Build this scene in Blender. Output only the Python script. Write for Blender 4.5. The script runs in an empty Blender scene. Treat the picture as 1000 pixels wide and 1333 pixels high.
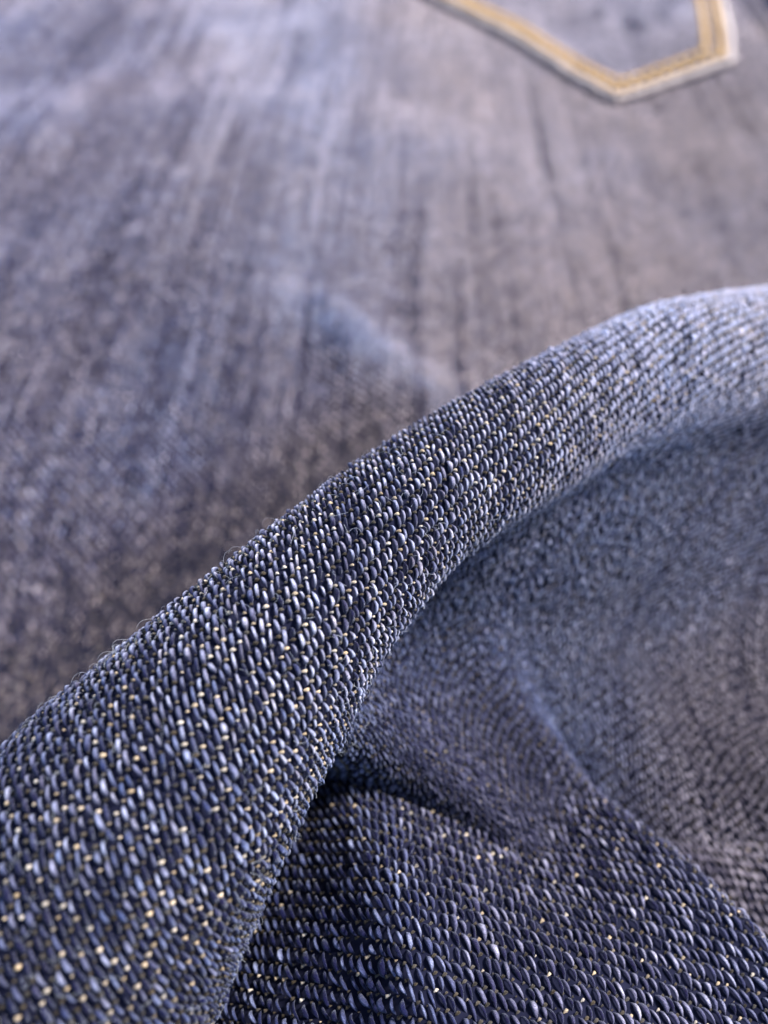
import bpy, math, random
import numpy as np

# ------------------------------------------------------------------ camera, world, sun
# 1 unit = 1 cm
scn = bpy.context.scene
scn.unit_settings.system = 'METRIC'
scn.unit_settings.scale_length = 0.01
CAM = np.array([0.0, 0.0, 9.5])
PITCH = math.radians(49)
F = 1072.0
cam_d = bpy.data.cameras.new('camera')
cam = bpy.data.objects.new('camera', cam_d)
scn.collection.objects.link(cam)
cam.location = CAM
cam.rotation_euler = (math.pi/2 - PITCH, 0, 0)
cam_d.sensor_fit = 'HORIZONTAL'
cam_d.angle = 2*math.atan(500.0/F)
cam_d.clip_start = 0.1
cam_d.clip_end = 1000
cam_d.dof.use_dof = True
cam_d.dof.focus_distance = 5.0
APERTURE = 0.118                                  # diameter, cm
cam_d.dof.aperture_fstop = cam_d.lens*1e-3/APERTURE
scn.camera = cam

SUN_AZ = math.radians(68)      # measured from +y towards +x
SUN_EL = math.radians(46)
w = bpy.data.worlds.new('World'); scn.world = w
w.use_nodes = True
nt = w.node_tree
sky = nt.nodes.new('ShaderNodeTexSky')
sky.sky_type = 'NISHITA'; sky.sun_disc = False
sky.sun_elevation = SUN_EL; sky.sun_rotation = SUN_AZ
sky.air_density = 1.0; sky.dust_density = 1.5; sky.ozone_density = 1.6
nt.links.new(sky.outputs[0], nt.nodes['Background'].inputs[0])
nt.nodes['Background'].inputs[1].default_value = 0.14
sl = bpy.data.lights.new('sun', 'SUN'); so = bpy.data.objects.new('sun', sl)
scn.collection.objects.link(so)
sl.energy = 3.7; sl.angle = math.radians(9); sl.color = (1.0, 0.95, 0.91)
so.rotation_euler = (math.pi/2 - SUN_EL, 0, math.pi - SUN_AZ)
so.location = (10, 20, 30)
scn.view_settings.view_transform = 'Standard'
scn.view_settings.look = 'None'
scn.view_settings.exposure = 1.12

rng = np.random.default_rng(7)

# ------------------------------------------------------------------ small maths helpers
FWD = np.array([0, math.cos(PITCH), -math.sin(PITCH)])
UP = np.array([0, math.sin(PITCH), math.cos(PITCH)])
def ray(px, py):
    return FWD + np.array([1, 0, 0])*(px-500)/F + UP*(666.5-py)/F
def at_z(px, py, z):
    r = ray(px, py); return CAM + r*((z-CAM[2])/r[2])
def at_d(px, py, d):
    return CAM + ray(px, py)*d
def sstep(x, a, b):
    t = np.clip((x-a)/(b-a), 0, 1); return t*t*(3-2*t)
def hash2(i, j, seed=0):
    n = (i.astype(np.int64)*374761393 + j.astype(np.int64)*668265263 + seed*1442695041) & 0xffffffff
    n = ((n ^ (n >> 13))*1274126177) & 0xffffffff
    n = (n ^ (n >> 16)) & 0xffffffff
    return n/4294967295.0
def vnoise(x, y, seed=0):
    i = np.floor(x); j = np.floor(y); fx = x-i; fy = y-j
    fx = fx*fx*(3-2*fx); fy = fy*fy*(3-2*fy)
    a = hash2(i, j, seed); b = hash2(i+1, j, seed); c = hash2(i, j+1, seed); d = hash2(i+1, j+1, seed)
    return (a*(1-fx)+b*fx)*(1-fy)+(c*(1-fx)+d*fx)*fy
def fbm(x, y, seed=0, o=3):
    s = 0; a = .5; t = 0
    for k in range(o):
        s = s+a*vnoise(x*2**k, y*2**k, seed+k*17); t += a; a *= .5
    return s/t
def catmull(P, n):
    P = np.asarray(P, float); out = []
    Q = np.vstack([2*P[0]-P[1], P, 2*P[-1]-P[-2]])
    for k in range(1, len(Q)-2):
        t = np.linspace(0, 1, n, endpoint=False)[:, None]
        a, b, c, d = Q[k-1], Q[k], Q[k+1], Q[k+2]
        out.append(.5*((2*b)+(-a+c)*t+(2*a-5*b+4*c-d)*t*t+(-a+3*b-3*c+d)*t**3))
    out.append(P[-1:]); return np.vstack(out)

# ------------------------------------------------------------------ materials
def new_mat(name):
    m = bpy.data.materials.new(name); m.use_nodes = True
    return m, m.node_tree, m.node_tree.nodes['Principled BSDF']
def yarn_mat(name, rough, sheen, tint, bump, spec=.25):
    m, t, p = new_mat(name)
    L = t.links
    a = t.nodes.new('ShaderNodeAttribute'); a.attribute_name = 'tone'
    y = t.nodes.new('ShaderNodeAttribute'); y.attribute_name = 'ply'
    n = t.nodes.new('ShaderNodeTexNoise'); n.inputs['Scale'].default_value = 1.0; n.inputs['Detail'].default_value = 4
    mp = t.nodes.new('ShaderNodeVectorMath'); mp.operation = 'MULTIPLY'; mp.inputs[1].default_value = (1.6, 7.5, 1)
    L.new(y.outputs['Vector'], mp.inputs[0]); L.new(mp.outputs[0], n.inputs['Vector'])
    # fibre mottling of the dye
    r = t.nodes.new('ShaderNodeMapRange'); r.inputs[1].default_value = .3; r.inputs[2].default_value = .7
    r.inputs[3].default_value = .25; r.inputs[4].default_value = 1.85
    L.new(n.outputs['Fac'], r.inputs[0])
    mx = t.nodes.new('ShaderNodeVectorMath'); mx.operation = 'SCALE'
    L.new(a.outputs['Color'], mx.inputs[0]); L.new(r.outputs[0], mx.inputs['Scale'])
    L.new(mx.outputs[0], p.inputs['Base Color'])
    b = t.nodes.new('ShaderNodeBump'); b.inputs['Strength'].default_value = bump; b.inputs['Distance'].default_value = .012
    L.new(n.outputs['Fac'], b.inputs['Height']); L.new(b.outputs[0], p.inputs['Normal'])
    p.inputs['Roughness'].default_value = rough
    p.inputs['Specular IOR Level'].default_value = spec
    p.inputs['Sheen Weight'].default_value = sheen
    p.inputs['Sheen Roughness'].default_value = .4
    p.inputs['Sheen Tint'].default_value = (*tint, 1)
    return m
M_warp = yarn_mat('indigo_warp_yarn', .85, .30, (.80, .87, 1), 0.9, .08)
M_weft = yarn_mat('ecru_weft_yarn', .75, .2, (1, .95, .85), .6, .15)
def ground_mat():
    m, t, p = new_mat('deep_indigo_cloth'); L = t.links
    c = t.nodes.new('ShaderNodeTexCoord'); n = t.nodes.new('ShaderNodeTexNoise')
    n.inputs['Scale'].default_value = 9; n.inputs['Detail'].default_value = 6
    L.new(c.outputs['Object'], n.inputs['Vector'])
    cr = t.nodes.new('ShaderNodeValToRGB')
    cr.color_ramp.elements[0].position = .35; cr.color_ramp.elements[0].color = (.005, .006, .018, 1)
    cr.color_ramp.elements[1].position = .7; cr.color_ramp.elements[1].color = (.012, .013, .030, 1)
    L.new(n.outputs['Fac'], cr.inputs[0])
    at = t.nodes.new('ShaderNodeAttribute'); at.attribute_name = 'plain'
    wv = t.nodes.new('ShaderNodeTexNoise'); wv.inputs['Scale'].default_value = 16; wv.inputs['Detail'].default_value = 3
    L.new(c.outputs['Object'], wv.inputs['Vector'])
    c2 = t.nodes.new('ShaderNodeValToRGB')
    c2.color_ramp.elements[0].position = .4; c2.color_ramp.elements[0].color = (.03, .034, .065, 1)
    c2.color_ramp.elements[1].position = .62; c2.color_ramp.elements[1].color = (.11, .115, .165, 1)
    L.new(wv.outputs['Fac'], c2.inputs[0])
    mx = t.nodes.new('ShaderNodeMix'); mx.data_type = 'RGBA'
    L.new(at.outputs['Fac'], mx.inputs[0]); L.new(cr.outputs[0], mx.inputs[6]); L.new(c2.outputs[0], mx.inputs[7])
    L.new(mx.outputs[2], p.inputs['Base Color'])
    p.inputs['Roughness'].default_value = .95; p.inputs['Specular IOR Level'].default_value = .1
    b = t.nodes.new('ShaderNodeBump'); b.inputs['Strength'].default_value = .5; b.inputs['Distance'].default_value = .02
    L.new(n.outputs['Fac'], b.inputs['Height']); L.new(b.outputs[0], p.inputs['Normal'])
    return m
M_ground = ground_mat()
def simple_mat(name, col, col2, scale, rough=.6, sheen=.3):
    m, t, p = new_mat(name); L = t.links
    c = t.nodes.new('ShaderNodeTexCoord'); n = t.nodes.new('ShaderNodeTexNoise')
    n.inputs['Scale'].default_value = scale; n.inputs['Detail'].default_value = 5
    L.new(c.outputs['Object'], n.inputs['Vector'])
    cr = t.nodes.new('ShaderNodeValToRGB')
    cr.color_ramp.elements[0].position = .35; cr.color_ramp.elements[0].color = (*col, 1)
    cr.color_ramp.elements[1].position = .65; cr.color_ramp.elements[1].color = (*col2, 1)
    L.new(n.outputs['Fac'], cr.inputs[0]); L.new(cr.outputs[0], p.inputs['Base Color'])
    p.inputs['Roughness'].default_value = rough; p.inputs['Sheen Weight'].default_value = sheen
    b = t.nodes.new('ShaderNodeBump'); b.inputs['Strength'].default_value = .5; b.inputs['Distance'].default_value = .02
    L.new(n.outputs['Fac'], b.inputs['Height']); L.new(b.outputs[0], p.inputs['Normal'])
    return m
M_thread = simple_mat('ochre_topstitch_thread', (.55, .28, .05), (.80, .50, .15), 3.5, .45, .2)
M_edge = simple_mat('worn_pale_hem', (.32, .26, .25), (.64, .52, .46), 7, .8, .4)
M_lint = simple_mat('cotton_lint', (.25, .28, .36), (.55, .57, .62), 3, .7, .3)

# ------------------------------------------------------------------ mesh helpers
def mesh_obj(name, V, Fq, mat, parent, attrs=None, smooth=True):
    """V (n,3); Fq (m,4) quads, or (m,3)."""
    me = bpy.data.meshes.new(name)
    V = np.asarray(V, np.float32); Fq = np.asarray(Fq, np.int32); k = Fq.shape[1]
    me.vertices.add(len(V)); me.vertices.foreach_set('co', V.ravel())
    me.loops.add(Fq.size); me.loops.foreach_set('vertex_index', Fq.ravel())
    me.polygons.add(len(Fq)); me.polygons.foreach_set('loop_start', np.arange(0, Fq.size, k, dtype=np.int32))
    me.polygons.foreach_set('loop_total', np.full(len(Fq), k, np.int32))
    if smooth: me.polygons.foreach_set('use_smooth', np.ones(len(Fq), bool))
    for nm, (ty, arr) in (attrs or {}).items():
        at = me.attributes.new(nm, ty, 'POINT')
        at.data.foreach_set('color' if ty == 'FLOAT_COLOR' else 'vector', np.asarray(arr, np.float32).ravel())
    me.update(calc_edges=True)
    me.materials.append(mat)
    o = bpy.data.objects.new(name, me); scn.collection.objects.link(o)
    o.parent = parent
    return o
def grid_faces(n, m):
    i, j = np.meshgrid(np.arange(n-1), np.arange(m-1), indexing='ij')
    a = (i*m+j).ravel(); return np.stack([a, a+m, a+m+1, a+1], 1)

def plain(P, margin):
    r_ = P-CAM; d = np.maximum(r_@FWD, .4); px = 500+F*r_[:, 0]/d; py = 666.5-F*(r_@UP)/d
    o = np.maximum(np.abs(px-500)-500, np.abs(py-666.5)-666.5)-margin
    o = np.where(r_@FWD < .4, 999, o); k = np.clip(o/12, 0, 1)[:, None]
    return {'plain': ('FLOAT_COLOR', np.concatenate([k, k, k, np.ones_like(k)], 1))}

def tube_template(rings, sides, half=False):
    """closed spindle: along x in -1..1, cross section in y/z (unit), collapsed to its tips"""
    t = np.linspace(-1, 1, rings)
    ang = (np.linspace(-.12*math.pi, 1.12*math.pi, sides) if half
           else np.linspace(0, 2*math.pi, sides, endpoint=False))
    V = np.array([[x, math.cos(a), math.sin(a)] for x in t for a in ang])
    Fc = []
    for r in range(rings-1):
        for s in range(sides-1 if half else sides):
            s2 = (s+1) % sides
            Fc.append([r*sides+s, (r+1)*sides+s, (r+1)*sides+s2, r*sides+s2])
    return V, np.array(Fc)

def weave(surface, mask, urange, vrange, rings, sides, tone, parent, names=('warp_yarns', 'weft_yarns'),
          sign=-1, amp=.020, half=True, weft_rings=3, wear=.5, seed=3, jit=1.0, WP=.038, FP=.037, dot=.72, weft_gain=1.0, dimmed=.60, wgain=None, rough=None):
    """2/1 twill.  v runs along the warp, u across.  surface(u,v,h)->(n,3);  mask(u,v)->bool."""
    R = np.random.default_rng(seed); q_ = WP/.055
    i0, i1 = int(urange[0]/WP), int(urange[1]/WP); j0, j1 = int(vrange[0]/(3*FP)), int(vrange[1]/(3*FP))
    I, J = np.meshgrid(np.arange(i0, i1), np.arange(j0, j1), indexing='ij'); I = I.ravel(); J = J.ravel()
    u = I*WP; v = (J*3+((sign*I) % 3))*FP          # centre of the weft crossing
    k = mask(u, v); I, J, u, v = I[k], J[k], u[k], v[k]
    n = len(u)
    wob = (vnoise(I*.9, v*.35, seed)-.5)*.018*q_*jit
    T, Fc = tube_template(rings, sides, half)
    K = len(T)
    # ---- warp floats: from one crossing to the next, crown over two wefts
    x = T[:, 0]
    L = (1.5*FP)*np.clip(.80+.13*R.standard_normal(n)*jit, .5, 1.15)[:, None]
    rg = 1 if rough is None else 1+rough(u, v)
    cu = u+wob+R.normal(0, .0035*q_*jit, n)*rg; cv = v+1.5*FP+R.normal(0, .006*jit, n)*rg
    lean = R.normal(.006, .005, n)[:, None]*jit
    wid = WP*.5*np.clip(.52+.13*R.standard_normal(n)*jit+.25*(hash2(I, I*0, seed+5)-.5)[:], .45, 1.2)[:, None]
    prof = np.sqrt(np.clip(1-np.abs(x)**3.2*.93, 0, 1))
    arch = (1-np.abs(x)**2.4)
    am = q_*amp*(1+.25*R.standard_normal(n)*jit)[:, None]
    lump = 1+.16*jit*R.standard_normal((n, K))*(1 if rings > 6 else .5)
    wid = wid*lump
    du = T[:, 1]*prof*wid + lean*x
    dv = x*L
    h = -.030*q_ + am*(arch*2.0) + T[:, 2]*prof*wid*.95
    P = surface((cu[:, None]+du).ravel(), (cv[:, None]+dv).ravel(), h.ravel())
    c, dark = tone(cu, cv, I, R)                   # crown colour, unworn colour  (n,3)
    f = (np.clip(1-np.abs(x+.12)**2, 0, 1)**1.8)[None, :, None]*(np.clip(.02+.98*T[:, 2], 0, 1)**2.0)[None, :, None]  # crown abrasion plus a painted highlight; sides and ends kept dark
    f = f*(.75+.5*R.random((n, K, 1)))
    f = f*wear+(1-wear)
    col = dark[:, None, :]*(1-f)+c[:, None, :]*f
    col = np.concatenate([col, np.ones((n, K, 1))], 2)
    angc = np.arctan2(T[:, 2], T[:, 1])
    ply = np.stack([np.broadcast_to((x*1.4+angc*.55)[None], (n, K)),
                    np.broadcast_to((angc*.7-x*1.9)[None], (n, K)),
                    np.broadcast_to((R.random(n)*50)[:, None], (n, K))], 2)
    faces = (np.arange(n)[:, None, None]*K+Fc[None]).reshape(-1, 4)
    o1 = mesh_obj(names[0], P, faces, M_warp, parent, {'tone': ('FLOAT_COLOR', col), 'ply': ('FLOAT_VECTOR', ply)})
    o1['kind'] = 'stuff'
    # ---- weft showing at the crossings
    T2, F2 = tube_template(weft_rings, max(4, sides-1), True); K2 = len(T2); x = T2[:, 0]
    p2 = np.sqrt(np.clip(1-np.abs(x)**2*.9, 0, 1))
    s = dot*np.clip(1+.28*R.standard_normal(n)*jit, .35, 1.2)[:, None]
    du = x*WP*.55*s; dv = T2[:, 1]*p2*FP*.34*s
    hh = -.020*q_+.018*q_*(1-x**2)+T2[:, 2]*p2*FP*.36*s
    wv = v+R.normal(0, .004*jit, n)
    P = surface((u[:, None]+wob[:, None]+du).ravel(), (wv[:, None]+dv).ravel(), hh.ravel())
    g = R.random(n)[:, None]
    lum = (.20+.55*R.random(n))[:, None]*weft_gain
    if wgain is not None: lum = lum*wgain(u, v)[:, None]
    wc = (np.array([.90, .66, .40])*(1-g)+np.array([.90, .80, .68])*g)*lum
    dim = (R.random(n) < dimmed)[:, None]
    wc = np.where(dim, wc*.12, wc)
    col = np.concatenate([np.broadcast_to(wc[:, None, :], (n, K2, 3)), np.ones((n, K2, 1))], 2)
    ply = np.stack([np.broadcast_to(x[None]*1.5, (n, K2)), np.broadcast_to(T2[:, 1][None], (n, K2)),
                    np.broadcast_to((R.random(n)*50)[:, None], (n, K2))], 2)
    faces = (np.arange(n)[:, None, None]*K2+F2[None]).reshape(-1, 4)
    o2 = mesh_obj(names[1], P, faces, M_weft, parent, {'tone': ('FLOAT_COLOR', col), 'ply': ('FLOAT_VECTOR', ply)})
    o2['kind'] = 'stuff'
    print(parent.name, 'floats', n)
    return n

def fibres(surface, U, V, length, rad, parent, seed=1, flat=.6):
    """fine loose cotton hairs standing off the yarns"""
    R = np.random.default_rng(seed); n = len(U); S = 5
    ang = R.random(n)*2*math.pi; ln = length*(.4+R.random(n)); lift = ln*(1-flat)*R.random(n)
    curl = R.normal(0, 1.6, n); t = np.linspace(0, 1, S)
    a = ang[:, None]+curl[:, None]*t[None]
    du = np.cumsum(np.cos(a), 1)*ln[:, None]/S; dv = np.cumsum(np.sin(a), 1)*ln[:, None]/S
    h = .012+lift[:, None]*np.sin(t*math.pi*.8)[None]
    C = surface((U[:, None]+du).ravel(), (V[:, None]+dv).ravel(), h.ravel()).reshape(n, S, 3)
    tg = np.gradient(C, axis=1); tg /= np.linalg.norm(tg, axis=2, keepdims=True)+1e-9
    q = np.cross(tg, [0.31, .2, .93]); q /= np.linalg.norm(q, axis=2, keepdims=True)+1e-9
    r = np.cross(tg, q); rr = rad*(1-.5*t)[None, :, None]
    P = np.stack([C+rr*(q*math.cos(b)+r*math.sin(b)) for b in (0, 2.094, 4.189)], 2)
    fc = []
    for k in range(S-1):
        for s in range(3):
            s2 = (s+1) % 3; fc.append([k*3+s, (k+1)*3+s, (k+1)*3+s2, k*3+s2])
    faces = (np.arange(n)[:, None, None]*S*3+np.array(fc)[None]).reshape(-1, 4)
    o = mesh_obj('lint', P.reshape(-1, 3), faces, M_lint, parent); o['kind'] = 'stuff'

# ------------------------------------------------------------------ the thing
jeans = bpy.data.objects.new('jeans', None); scn.collection.objects.link(jeans)
jeans['label'] = 'crumpled worn indigo denim jeans with a raised fold and an ochre stitched back pocket'
jeans['category'] = 'jeans'

def yarn_streak(I, v, seed):
    """slub: every warp yarn has its own shade, drifting slowly along its length"""
    a = hash2(I, I*0, seed); b = vnoise(I*.31, v*.10, seed+1); c = vnoise(I*.95, v*.55, seed+2)
    d = vnoise(I*.09, v*.25, seed+3)
    return .28*a+.26*b+.3*c+.16*d

def palette(k, x):
    """dark indigo .. worn pale, k in 0..1;  x shifts blue -> mauve -> brown"""
    x2 = np.clip(x-1, 0, 1); k = np.clip(k, 0, 1)[:, None]; x = np.clip(x, 0, 1)[:, None]
    blue = np.array([.005, .007, .040])+np.array([.56, .63, .88])*k**np.array([1.32, 1.18, .93])
    mauve = np.array([.010, .006, .028])+np.array([.74, .67, .74])*k**np.array([1.08, 1.10, 1.0])
    b = x2[:, None]
    return (blue*(1-x)+mauve*x)*(1-b)+(np.array([.016, .010, .010])*(1-k)+np.array([.76, .61, .59])*k)*b

# ================================================================== 1. the seat panel behind
A0 = math.radians(2.1)
cS, sS = math.cos(A0), math.sin(A0)
CREASE = np.array([at_z(395, 400, 0)[:2], at_z(560, 520, 0)[:2]])
def seat_h(x, y):
    z = .55*(fbm(x*.16+3, y*.11, 11, 2)-.5)*2
    z = z-.035*np.clip(-x-1, 0, 30)**1.5*.6
    z = z+.9*sstep(y, 5.0, 11)-.9
    z = z+.10*(fbm(x*.7, y*.35, 15, 2)-.5)*2
    # small rumple left of the fold
    d = (CREASE[1]-CREASE[0]); L = np.hypot(*d); d = d/L
    s = ((x-CREASE[0][0])*d[0]+(y-CREASE[0][1])*d[1])/L; q = -(x-CREASE[0][0])*d[1]+(y-CREASE[0][1])*d[0]
    z = z+.34*np.exp(-(q/.75)**2)*sstep(s, -.5, .2)*(1-sstep(s, .9, 1.6))
    z = z-2.2*sstep(x-.02*y, 11.3, 14.5)*sstep(y, 22, 27)
    return z
def hf_surface(hf, rot, org=(0, 0)):
    c, s = math.cos(rot), math.sin(rot)
    def xy(u, v): return org[0]+u*c+v*s, org[1]-u*s+v*c
    def S(u, v, h):
        x, y = xy(u, v); e = .02
        z = hf(x, y); zx = (hf(x+e, y)-z)/e; zy = (hf(x, y+e)-z)/e
        n = np.stack([-zx, -zy, np.ones_like(z)], 1); n /= np.linalg.norm(n, axis=1, keepdims=True)
        return np.stack([x, y, z], 1)+n*np.asarray(h)[:, None]
    return S, xy
def in_view(P, margin):
    r = P-CAM; d = r@FWD; px = 500+F*r[:, 0]/d; py = 666.5-F*(r@UP)/d
    return (d > .5) & (px > -margin) & (px < 1000+margin) & (py > -margin) & (py < 1333+margin), px, py

seatS, seat_xy = hf_surface(seat_h, A0)
gu = np.concatenate([np.linspace(-24, 26, 200)]); gv = np.linspace(-6, 46, 200)
U, V = np.meshgrid(gu, gv, indexing='ij')
P = seatS(U.ravel(), V.ravel(), np.full(U.size, -.022))
seat = mesh_obj('seat_panel', P, grid_faces(200, 200), M_ground, jeans, plain(P, 55))

# pocket outline on the panel (plan, cm)
pk = [at_z(470, -62, .2)[:2], at_z(560, -14, .2)[:2], at_z(803, 114, .2)[:2], at_z(957, 78, .2)[:2], at_z(938, -40, .2)[:2]]
pk = np.array(pk)
top_l = pk[1]+(pk[1]-pk[2])*.55
top_r = top_l+(pk[3]-pk[2])*1.0
side_r = pk[3]+np.array([1.0, 8.0])
POCK = np.array([pk[2], pk[3], at_z(942, -10, .2)[:2], at_z(935, -70, .2)[:2], at_z(430, -85, .2)[:2]])
print('pocket plan', POCK)
def inside(x, y, poly):
    r = np.zeros(len(x), bool); n = len(poly)
    for k in range(n):
        a, b = poly[k], poly[(k+1) % n]
        c = ((a[1] > y) != (b[1] > y)); xi = (b[0]-a[0])*(y-a[1])/((b[1]-a[1])+1e-12)+a[0]
        r ^= c & (x < xi)
    return r
def seat_mask(u, v):
    x, y = seat_xy(u, v); P = np.stack([x, y, seat_h(x, y)], 1)
    ok, px, py = in_view(P, 60)
    r = ok & ~inside(x, y, POCK)
    # nothing where the standing fold covers the panel
    lim = np.interp(px, [-100, 0, 250, 450, 650, 850, 1000, 1100], [1170, 1090, 860, 710, 590, 480, 460, 460])
    return r & (py < lim)
def seat_tone(u, v, I, R):
    x, y = seat_xy(u, v)
    fade_light = .32+.64*sstep(x+.30*y, -1.5, 7)+.10*sstep(y, 7, 16)+.24*sstep(x+.1*y, 1, 6)  # fading, plus light falloff towards the left put into the colour
    fade_light += .32*(fbm(x*.35+9, y*.22, 31, 3)-.5)
    near = (1-sstep(y-.95*x+.8*(vnoise(x*.9, y*.9, 44)-.5), 9.8, 13.0))*(1-sstep(x, -1.2, 2.0))                     # brown shade along the fold, painted into the colour
    fade_light = fade_light-.25*near
    dd = CREASE[1]-CREASE[0]; Lc = np.hypot(*dd); dd = dd/Lc
    sc = ((x-CREASE[0][0])*dd[0]+(y-CREASE[0][1])*dd[1])/Lc; qc = -(x-CREASE[0][0])*dd[1]+(y-CREASE[0][1])*dd[0]
    worn = np.exp(-((qc-.1)/.6)**2)*sstep(sc, -.3, .3)*(1-sstep(sc, .8, 1.4))     # highlight painted along the crest of the small rumple
    fade_light = fade_light+.26*worn
    row = np.round(v/.056)
    st = yarn_streak(I, v, 41)+.16*(vnoise(I*.15, v*.25, 45)-.5)+.50*(vnoise(I*.60, v*.35, 48)-.5)+.38*(vnoise(u*1.6, row*.55, 46)-.5)
    k = fade_light*(.15+1.55*st)+.14*R.standard_normal(len(u))+.42*(R.random(len(u)) < .09)-.03+.24*(fbm(u*4.5, v*3.4, 47, 2)-.5)
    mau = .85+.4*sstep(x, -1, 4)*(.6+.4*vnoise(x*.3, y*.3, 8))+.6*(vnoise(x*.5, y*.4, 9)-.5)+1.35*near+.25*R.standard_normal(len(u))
    mau = mau-.9*worn
    mau = mau+.8*sstep(x+.1*y, .5, 5)*(.3+.7*vnoise(x*.4, y*.3, 10))
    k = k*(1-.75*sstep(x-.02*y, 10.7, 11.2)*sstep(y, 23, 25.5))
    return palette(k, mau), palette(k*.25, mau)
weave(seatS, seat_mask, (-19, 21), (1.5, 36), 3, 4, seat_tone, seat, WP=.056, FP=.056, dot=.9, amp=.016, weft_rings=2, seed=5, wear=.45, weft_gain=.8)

# ================================================================== 2. the back pocket
TH = .17
def pocket_surface(u, v, h):
    x, y = seat_xy(u, v); return seatS(u, v, np.asarray(h)+TH)
def offset_poly(poly, d):
    """inwards"""
    n = len(poly); out = []
    c = poly.mean(0)
    for k in range(n):
        a, b, e = poly[k-1], poly[k], poly[(k+1) % n]
        n1 = np.array([-(b-a)[1], (b-a)[0]]); n1 /= np.linalg.norm(n1)
        n2 = np.array([-(e-b)[1], (e-b)[0]]); n2 /= np.linalg.norm(n2)
        if n1@(c-b) < 0: n1 = -n1; n2 = -n2
        m = n1+n2; m /= np.linalg.norm(m); out.append(b+m*d/max(.3, m@n1))
    return np.array(out)
def onseat(xy, h):
    x, y = xy[:, 0], xy[:, 1]; return np.stack([x, y, seat_h(x, y)+h], 1)
def densify(poly, step, closed=True):
    out = []
    for k in range(len(poly) if closed else len(poly)-1):
        a, b = poly[k], poly[(k+1) % len(poly)]; n = max(1, int(np.linalg.norm(b-a)/step))
        out += [a+(b-a)*t for t in np.linspace(0, 1, n, endpoint=False)]
    if not closed: out.append(poly[-1])
    return np.array(out)
ring = densify(POCK, .25)
cen = ring.mean(0)
layers = [(ring, -.03), (ring, TH-.04)]
for f in (.97, .8, .6, .4, .2, .05): layers.append((cen+(ring-cen)*f, TH-.022))
V = np.vstack([onseat(p, h) for p, h in layers]); n = len(ring); Fq = []
for l in range(len(layers)-1):
    for k in range(n):
        k2 = (k+1) % n; Fq.append([l*n+k, l*n+k2, (l+1)*n+k2, (l+1)*n+k])
pocket = mesh_obj('back_pocket', V, Fq, M_ground, jeans)
def pocket_mask(u, v):
    x, y = seat_xy(u, v); ok, _, _ = in_view(np.stack([x, y, seat_h(x, y)], 1), 40)
    return ok & inside(x, y, offset_poly(POCK, .12))
def pocket_tone(u, v, I, R):
    x, y = seat_xy(u, v)
    k = (1.05+.6*(fbm(x*.35, y*.3, 51, 3)-.5))*(.35+1.1*yarn_streak(I, v, 61))+.08*R.standard_normal(len(u))
    mau = .8+.5*vnoise(x*.35, y*.3, 52)
    bd = (~inside(x, y, offset_poly(POCK, .95))).astype(float)
    cc, dd = palette(k+.25*bd, mau), palette(k*.25, mau)
    worn = np.array([.66, .50, .40])*(.7+.5*R.random(len(u)))[:, None]
    m = (bd*.75)[:, None]
    return cc*(1-m)+worn*m, dd*(1-m)+worn*m*.6
weave(pocket_surface, pocket_mask, (0, 21), (20, 36), 3, 4, pocket_tone, pocket, WP=.056, FP=.056, dot=.9, amp=.016, weft_rings=2, seed=9, wear=.45, weft_gain=.8)

def sweep(name, path, r, mat, parent, sides=8, flat=1.0, lump=0.0):
    path = np.asarray(path); t = np.gradient(path, axis=0); t /= np.linalg.norm(t, axis=1, keepdims=True)+1e-9
    q = np.cross(t, [0, 0, 1.0]); q /= np.linalg.norm(q, axis=1, keepdims=True)+1e-9; w_ = np.cross(q, t)
    n = len(path); V = []
    for s in range(sides):
        a = 2*math.pi*s/sides
        rr = r*(1+lump*(vnoise(np.arange(n)*.45, np.full(n, s*.9), 77)-.5)*2)[:, None] if np.isscalar(r) else (r*(1+0*path[:, 0]))[:, None]
        V.append(path+rr*(q*math.cos(a)+w_*math.sin(a)*flat))
    V = np.stack(V, 1).reshape(-1, 3); Fq = []
    for k in range(n-1):
        for s in range(sides): s2 = (s+1) % sides; Fq.append([k*sides+s, k*sides+s2, (k+1)*sides+s2, (k+1)*sides+s])
    return mesh_obj(name, V, Fq, mat, parent)
# folded, worn-pale hem that runs round the pocket
edge = np.array([POCK[4], POCK[0], POCK[1], POCK[2], POCK[3]])
ep = densify(edge, .12, False)
ep = ep+np.stack([vnoise(np.arange(len(ep))*.12, ep[:, 0]*0, 71)-.5, vnoise(np.arange(len(ep))*.12, ep[:, 0]*0, 72)-.5], 1)*.10
inner = offset_poly(POCK, .20)
ei = densify(np.array([inner[4], inner[0], inner[1], inner[2], inner[3]]), .12, False)
sweep('pocket_hem', onseat(densify(np.array([offset_poly(POCK, .07)[k] for k in (4, 0, 1, 2, 3)]), .12, False), TH-.02),
      .09, M_edge, pocket, 10, .7, .35)
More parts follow.
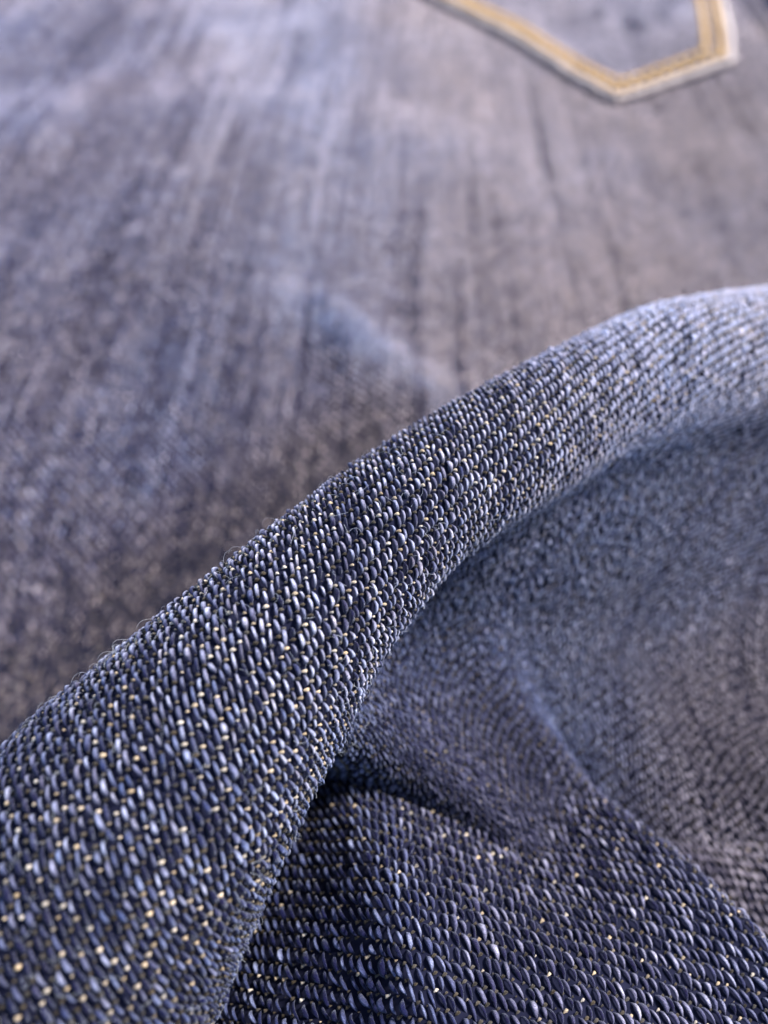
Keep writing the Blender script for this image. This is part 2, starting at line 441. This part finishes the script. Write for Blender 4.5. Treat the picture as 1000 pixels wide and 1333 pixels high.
# two rows of ochre topstitching, each stitch a piece of its own
def stitch_mesh():
    T, Fc = tube_template(7, 6)
    x = T[:, 0]; p = np.sqrt(np.clip(1-np.abs(x)**3*.9, 0, 1))
    V = np.stack([x*.15, T[:, 1]*p*.085, T[:, 2]*p*.06+.03*(1-x*x)], 1)
    me = bpy.data.meshes.new('stitch')
    me.from_pydata(V.tolist(), [], Fc.tolist()); me.polygons.foreach_set('use_smooth', [True]*len(Fc))
    me.materials.append(M_thread); return me
sm = stitch_mesh(); rs = random.Random(4)
for off in (.36, .82):
    pl = np.array([offset_poly(POCK, off)[k] for k in (4, 0, 1, 2, 3)])
    for a, b in zip(pl[:-1], pl[1:]):
        L = np.linalg.norm(b-a); m = int(L/.34); d = (b-a)/L
        for k in range(m):
            c = a+d*(k+.5)*L/m; q = onseat(c[None], TH+.015)[0]
            if not in_view(q[None], 60)[0][0]: continue
            o = bpy.data.objects.new('stitch', sm); scn.collection.objects.link(o); o.parent = pocket
            q2 = onseat((c+d*.1)[None], TH+.015)[0]
            o.location = q
            o.rotation_euler = (0, -math.atan2(q2[2]-q[2], .1), math.atan2(d[1], d[0])+rs.gauss(0, .05))
            o.scale = (1, rs.uniform(.9, 1.15), 1)

# lie of the leg cloth in front of the fold: heights at surveyed points, smoothed
LF = [(450, 1200, 3.7), (330, 1300, 3.4), (600, 1310, 3.7), (760, 1250, 3.6), (900, 1320, 3.6), (1150, 1450, 3.7), (560, 1520, 3.8),
      (200, 1520, 3.2), (900, 1600, 3.8), (440, 1010, 3.0), (390, 1090, 3.3), (500, 960, 2.5), (550, 880, 1.8), (600, 920, 2.1), (700, 1120, 3.0),
      (650, 965, 2.4), (770, 1045, 2.9), (900, 1150, 3.3), (1000, 1240, 3.4), (1150, 1380, 3.5), (470, 850, 2.0), (350, 1150, 3.2),
      (200, 1250, 2.8), (300, 1000, 2.5)]
LB = [(620, 780, .5), (750, 850, .3), (900, 880, .9), (1010, 900, 1.2), (1150, 950, 1.4), (800, 700, 0), (1000, 720, .3), (1200, 750, .4),
      (700, 640, 0), (1000, 600, 0), (1300, 600, .2), (480, 840, 1.4), (560, 880, 1.2), (640, 950, 1.2), (700, 925, 1.1), (850, 985, 1.4), (1000, 1110, 1.8),
      (1150, 1230, 2.0), (850, 1130, 1.5), (600, 560, 0), (1000, 480, 0), (300, 1000, .5), (1300, 1400, 1.6)]
def tps(d): return d*d*np.log(d+1e-6)
LX = np.linspace(-11, 16, 540); LY = np.linspace(-10, 20, 540)
_X, _Y = np.meshgrid(LX, LY, indexing='ij')
def spline_sheet(pts):
    Q = np.array([at_z(*q) for q in pts]); n = len(Q)
    A = np.zeros((n+3, n+3)); A[:n, :n] = tps(np.hypot(Q[:, None, 0]-Q[None, :, 0], Q[:, None, 1]-Q[None, :, 1]))+np.eye(n)*.06
    A[:n, n] = 1; A[:n, n+1:] = Q[:, :2]; A[n:, :n] = A[:n, n:].T
    W = np.linalg.solve(A, np.concatenate([Q[:, 2], np.zeros(3)]))
    Z = W[n]+W[n+1]*_X+W[n+2]*_Y
    for q in range(n): Z += W[q]*tps(np.hypot(_X-Q[q, 0], _Y-Q[q, 1]))
    return np.clip(Z, -.6, 4.0)
R3p = np.array([at_z(*q)[:2] for q in ((590, 1450, 3.8), (520, 1210, 3.7), (478, 1090, 3.3), (432, 985, 2.9))])
R3y, R3x = R3p[:, 1], R3p[:, 0]
R2 = np.array([at_z(*q)[:2] for q in ((300, 640, 1.6), (480, 810, 1.7), (560, 884, 1.9), (610, 925, 2.15), (680, 968, 2.5), (780, 1035, 2.9), (900, 1135, 3.2), (1000, 1232, 3.4), (1150, 1375, 3.5), (1400, 1620, 3.6))])
best = np.full(_X.shape, 1e9); sd = np.zeros(_X.shape)
for q in range(len(R2)-1):
    a, b = R2[q], R2[q+1]; d = b-a; t = np.clip(((_X-a[0])*d[0]+(_Y-a[1])*d[1])/(d@d), 0, 1)
    ex, ey = _X-(a[0]+d[0]*t), _Y-(a[1]+d[1]*t); dist = np.hypot(ex, ey); k = dist < best
    best = np.where(k, dist, best); sd = np.where(k, np.sign(d[0]*ey-d[1]*ex)*dist, sd)
wB = sstep(sd+.03*(fbm(_X*1.5, _Y*1.5, 93, 2)-.5), -.02, .55+.5*(1-sstep(_X, .5, 2.6)))*(.25+.75*sstep(_X, .2, 2.4))
Zf = spline_sheet(LF); Zb = spline_sheet(LB)
Zf = Zf+.10*np.exp(-((sd+.15)/.35)**2)*sstep(_X, 1.8, 3.2)
LZ = Zf*(1-wB)+np.minimum(Zb, Zf)*wB
R3 = R3p[::-1]
for q in range(3):
    a, b = R3[q], R3[q+1]; d = b-a; L2 = d@d
    t = np.clip(((_X-a[0])*d[0]+(_Y-a[1])*d[1])/L2, 0, 1)
    ex, ey = _X-(a[0]+d[0]*t), _Y-(a[1]+d[1]*t); dist = np.hypot(ex, ey); side = d[0]*ey-d[1]*ex
    bmp = .26*np.exp(-(dist/np.where(side > 0, .9, .28))**2)
    R3acc = bmp if q == 0 else np.maximum(R3acc, bmp)
LZ += R3acc+.10*(fbm(_X*.9+5, _Y*.9, 91, 2)-.5)*2
def leg_h(x, y):
    fi = np.clip((x-LX[0])/(LX[1]-LX[0]), 0, 538.99); fj = np.clip((y-LY[0])/(LY[1]-LY[0]), 0, 538.99)
    i = fi.astype(int); j = fj.astype(int); a = fi-i; b = fj-j
    a = a; b = b
    return (LZ[i, j]*(1-a)+LZ[i+1, j]*a)*(1-b)+(LZ[i, j+1]*(1-a)+LZ[i+1, j+1]*a)*b

# ================================================================== 3. the standing fold
ST = [  # upper silhouette, lower silhouette, depth, front roll angle, relax angle
    ((-330, 1440), (60, 1760), 4.5, 140, 95),
    ((-150, 1180), (190, 1500), 4.6, 140, 95),
    ((-10, 985), (292, 1262), 4.75, 140, 95),
    ((110, 876), (385, 1080), 4.9, 140, 95),
    ((250, 757), (455, 930), 5.1, 140, 95),
    ((370, 668), (525, 818), 5.35, 138, 95),
    ((480, 594), (620, 712), 5.7, 132, 95),
    ((600, 520), (715, 645), 6.15, 124, 90),
    ((720, 455), (820, 585), 6.8, 112, 84),
    ((850, 396), (920, 555), 7.6, 102, 78),
    ((1000, 376), (1035, 545), 8.5, 95, 74),
    ((1180, 372), (1200, 550), 9.5, 92, 72),
    ((1380, 378), (1395, 560), 10.6, 92, 72)]
cen3, rad, af, ar = [], [], [], []
for Uu, Ll, d, a, b in ST:
    m = ((Uu[0]+Ll[0])/2, (Uu[1]+Ll[1])/2); cen3.append(at_d(*m, d))
    rad.append(math.hypot(Uu[0]-Ll[0], Uu[1]-Ll[1])/2/F*d); af.append(a); ar.append(b)
cen3 = np.array(cen3)
print('fold centre z', np.round(cen3[:, 2], 2), 'r', np.round(rad, 2))
C = catmull(np.column_stack([cen3, rad, af, ar]), 24)
C, rad, af, ar = C[:, :3], C[:, 3], np.radians(C[:, 4]), np.radians(C[:, 5])
sl_ = np.concatenate([[0], np.cumsum(np.linalg.norm(np.diff(C, axis=0), axis=1))])
T3 = np.gradient(C, axis=0); T3 /= np.linalg.norm(T3, axis=1, keepdims=True)
N3 = np.cross(T3, [0, 0, 1]); N3 /= np.linalg.norm(N3, axis=1, keepdims=True)   # towards the near side
W3 = np.cross(N3, T3)
NT = 420; TT = np.linspace(-5.6, 7.4, NT); dt = TT[1]-TT[0]; k0 = int(np.argmin(abs(TT)))
GR = np.zeros((len(C), NT, 3))
RUN = sstep(sl_, sl_[24*3], sl_[24*5])          # 0 = stands clear, 1 = runs out into the hollow
HD = np.zeros((len(C), NT))
for i in range(len(C)):
    r = rad[i]; a = af[i]; b = ar[i]
    # heading of the section: 0 at the crest, a once round the front, easing to b
    th = np.where(TT >= 0, np.minimum(TT/r, a), np.maximum(TT/r, -1.62))
    la = a*r
    th = np.where(TT > la, a+(b-a)*sstep(TT, la+.05, la+.05+r*1.2), th)
    HD[i] = np.convolve(np.pad(th, 6, mode='edge'), np.ones(13)/13, 'valid')
pos = C+W3*rad[:, None]; GR[:, k0] = pos
for q in range(k0-1, -1, -1):
    th = HD[:, q]; GR[:, q] = GR[:, q+1]-(N3*np.cos(th)[:, None]-W3*np.sin(th)[:, None])*dt
for q in range(k0+1, NT):
    p = GR[:, q-1]; hgt = p[:, 2]-leg_h(p[:, 0], p[:, 1])
    th = HD[:, q]; e = RUN*(1-sstep(hgt, -.05, 1.9)); g = ((leg_h(p[:, 0]+.06*N3[:, 0], p[:, 1]+.06*N3[:, 1])-leg_h(p[:, 0]-.06*N3[:, 0], p[:, 1]-.06*N3[:, 1]))/.12)
    qs = sd[np.clip(((p[:, 0]-LX[0])/(LX[1]-LX[0])).astype(int), 0, 539), np.clip(((p[:, 1]-LY[0])/(LY[1]-LY[0])).astype(int), 0, 539)]
    th = th*(1-e)+(np.radians(8+14*(1-sstep(qs, -.3, 2.2)))-np.arctan(g))*e
    GR[:, q] = p+(N3*np.cos(th)[:, None]-W3*np.sin(th)[:, None])*dt
# gentle unevenness along the fold
SS, TG = np.meshgrid(sl_, TT, indexing='ij')
bump = .03*(fbm(SS*.8, TG*.8, 21, 2)-.5)*2
GN = np.cross(np.gradient(GR, axis=0), np.gradient(GR, axis=1)); GN /= np.linalg.norm(GN, axis=2, keepdims=True)
sgn = np.sign(GN[len(C)//2, k0, 2]); GN *= sgn
GR = GR+GN*bump[..., None]
print('fold hollow end z', np.round(GR[::24, -1, 2], 1))
WA = math.radians(36)
S0 = sl_[int(len(C)*.42)]
def fold_st(u, v):     # v along warp
    t = v*math.cos(WA)+u*math.sin(WA); s = -v*math.sin(WA)+u*math.cos(WA)
    return s+S0, t
def foldS(u, v, h):
    s, t = fold_st(u, v)
    fi = np.clip(np.interp(s, sl_, np.arange(len(sl_))), 0, len(sl_)-1.001); fj = np.clip((t-TT[0])/dt, 0, NT-1.001)
    i = fi.astype(int); j = fj.astype(int); a = (fi-i)[:, None]; b = (fj-j)[:, None]
    def lp(G): return (G[i, j]*(1-a)+G[i+1, j]*a)*(1-b)+(G[i, j+1]*(1-a)+G[i+1, j+1]*a)*b
    N = lp(GN); N /= np.linalg.norm(N, axis=1, keepdims=True)
    return lp(GR)+N*np.asarray(h)[:, None]
js = np.arange(0, NT, 3)
GP = (GR-GN*.022)[:, js].reshape(-1, 3)
fold = mesh_obj('raised_fold', GP, grid_faces(len(C), len(js)), M_ground, jeans, plain(GP, 140))

WB = math.radians(-30)
legS, leg_xy = hf_surface(leg_h, WB)
def fold_mask(u, v):
    s, t = fold_st(u, v)
    inb = (s > 0) & (s < sl_[-1]) & (t > -1.5) & (t < 7.2) & ~((s < sl_[24*3]) & (t > 3.6))
    P = foldS(u, v, np.zeros(len(u))); ok, _, _ = in_view(P, 150)
    x, y, z = P.T
    return inb & ok & (z > leg_h(x, y)-.08)
CLEFT_SHADE = [(*at_z(*q[:3])[:2], q[3], q[4]) for q in ((560, 880, 2.7, .34, .24), (640, 850, 2.4, .26, .22), (668, 905, 2.4, .24, .22), (705, 960, 2.5, .20, .24))]  # dark spots: shade of the cleft painted into the colour
def lie(x, y):
    """wear, lit crests and shaded clefts painted into the cloth lying in front of the fold"""
    fade_light = .24+.30*sstep(x+.5*y, 1.5, 5.5)+.35*(fbm(x*.5, y*.5, 121, 3)-.5)
    fi = np.clip(((x-LX[0])/(LX[1]-LX[0])).astype(int), 0, 539); fj = np.clip(((y-LY[0])/(LY[1]-LY[0])).astype(int), 0, 539)
    q = sd[fi, fj]
    rim = 1.5*np.exp(-((q+.18)/.32)**2)*sstep(x, 1.9, 2.9)               # lit band on the second fold's crest, put into the colour
    d3 = x-np.interp(y, R3y, R3x); soft = np.exp(-(d3/.28)**2)
    back = sstep(q, -.05, .25)
    fade_light = fade_light+.30*rim+.14*soft+.30*back*sstep(x, 1, 3)-.12*sstep(-d3, -.1, .25)+.05*sstep(d3, 0, .4)  # lit ridge and sheet painted paler, shaded side of the ridge darker
    for c in CLEFT_SHADE: fade_light = fade_light-c[2]*np.exp(-((x-c[0])**2+(y-c[1])**2)/c[3]**2)
    mau = .15+.6*sstep(x+.2*y, 2, 5)+.4*(vnoise(x*.5, y*.5, 122)-.3)+.7*back*sstep(x, 1.8, 3.2)+.4*sstep(d3, 0, .5)*(1-back)*(1-sstep(x, 1.5, 3))
    fade_light = fade_light+.10*back*sstep(x, 2, 4)
    return fade_light, mau, 1-.5*back
def fold_tone(u, v, I, R):
    P = foldS(u, v, np.zeros(len(u))); hg = P[:, 2]-leg_h(P[:, 0], P[:, 1]); foot = (1-sstep(hg, .1, 1.7))
    s, t = fold_st(u, v); s = s-S0
    fade_light = .80+.64*sstep(s, -.3, 4.0)-.70*sstep(-s, .3, 3.0)+.40*(fbm(s*.7, t*.7, 101, 3)-.5)  # light falloff painted in: near end darkened, far end brightened
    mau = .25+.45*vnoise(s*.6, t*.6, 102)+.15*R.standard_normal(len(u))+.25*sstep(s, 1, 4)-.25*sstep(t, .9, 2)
    fade_light = fade_light+1.1*sstep(s, 1.4, 4)*(1-sstep(t, .0, .8))  # pale highlight painted on the crest at the far end
    drop = sstep(t, .8, 1.6); fade_light = fade_light*(1-(.36+.2*(1-sstep(s, 0, 2.5)))*drop)
    lf, lm, calm = lie(P[:, 0], P[:, 1]); w_ = 1-sstep(hg, .15, 1.5)
    fade_light = fade_light*(1-w_)+lf*w_; mau = mau*(1-w_)+lm*w_
    k = fade_light*(.16+1.38*yarn_streak(I, v, 111))+(.29-.19*drop)*R.standard_normal(len(u))-.02
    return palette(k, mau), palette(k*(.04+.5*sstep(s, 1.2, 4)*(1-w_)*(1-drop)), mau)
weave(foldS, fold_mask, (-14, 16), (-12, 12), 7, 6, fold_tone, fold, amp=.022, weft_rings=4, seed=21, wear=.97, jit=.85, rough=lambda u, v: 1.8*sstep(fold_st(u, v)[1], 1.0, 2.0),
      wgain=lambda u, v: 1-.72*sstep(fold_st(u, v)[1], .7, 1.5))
R_ = np.random.default_rng(12)
fu = R_.uniform(-9, 12, 90000); fv = R_.uniform(-8, 8, 90000); kk = fold_mask(fu, fv)
s_, t_ = fold_st(fu, fv); kk &= (t_ > -1.5) & (t_ < 2.2)
fu, fv = fu[kk][:1600], fv[kk][:1600]
fibres(foldS, fu, fv, .10, .0009, fold, 3)
print('fibres', len(fu))

# ================================================================== 4. the leg cloth lying in front
gu = np.linspace(-9, 14, 260); gv = np.linspace(-9, 16, 260)
U, V = np.meshgrid(gu, gv, indexing='ij')
P = legS(U.ravel(), V.ravel(), np.full(U.size, -.022))
# cloth lies on the near side of the fold only
def near_side(x, y, pad=.0):
    ci = np.interp(x, C[:, 0], C[:, 1]); return y < ci-pad
X, Y = P[:, 0].reshape(U.shape), P[:, 1].reshape(U.shape)
okv = near_side(X, Y, -.4); Fq = grid_faces(260, 260)
keep = okv.ravel()[Fq].all(1)
leg = mesh_obj('leg_panel', P, Fq[keep], M_ground, jeans, plain(P, 140))
def leg_mask(u, v):
    x, y = leg_xy(u, v); P = np.stack([x, y, leg_h(x, y)], 1); ok, _, _ = in_view(P, 150)
    return ok & near_side(x, y, -.1)
def leg_tone(u, v, I, R):
    x, y = leg_xy(u, v); fade_light, mau, calm = lie(x, y)
    k = fade_light*(.20+1.2*yarn_streak(I, v, 131))+.22*R.standard_normal(len(u))*calm-.02
    return palette(k, mau), palette(k*.05, mau)
weave(legS, leg_mask, (-12, 14), (-12, 14), 6, 5, leg_tone, leg, amp=.020, weft_rings=3, seed=33, wear=.95, WP=.045, FP=.043, dimmed=.84, dot=.66, jit=1.1)

tris = sum(len(o.data.polygons)*2 for o in scn.objects if o.type == 'MESH' and not o.name.startswith('stitch'))
print('tris', tris)
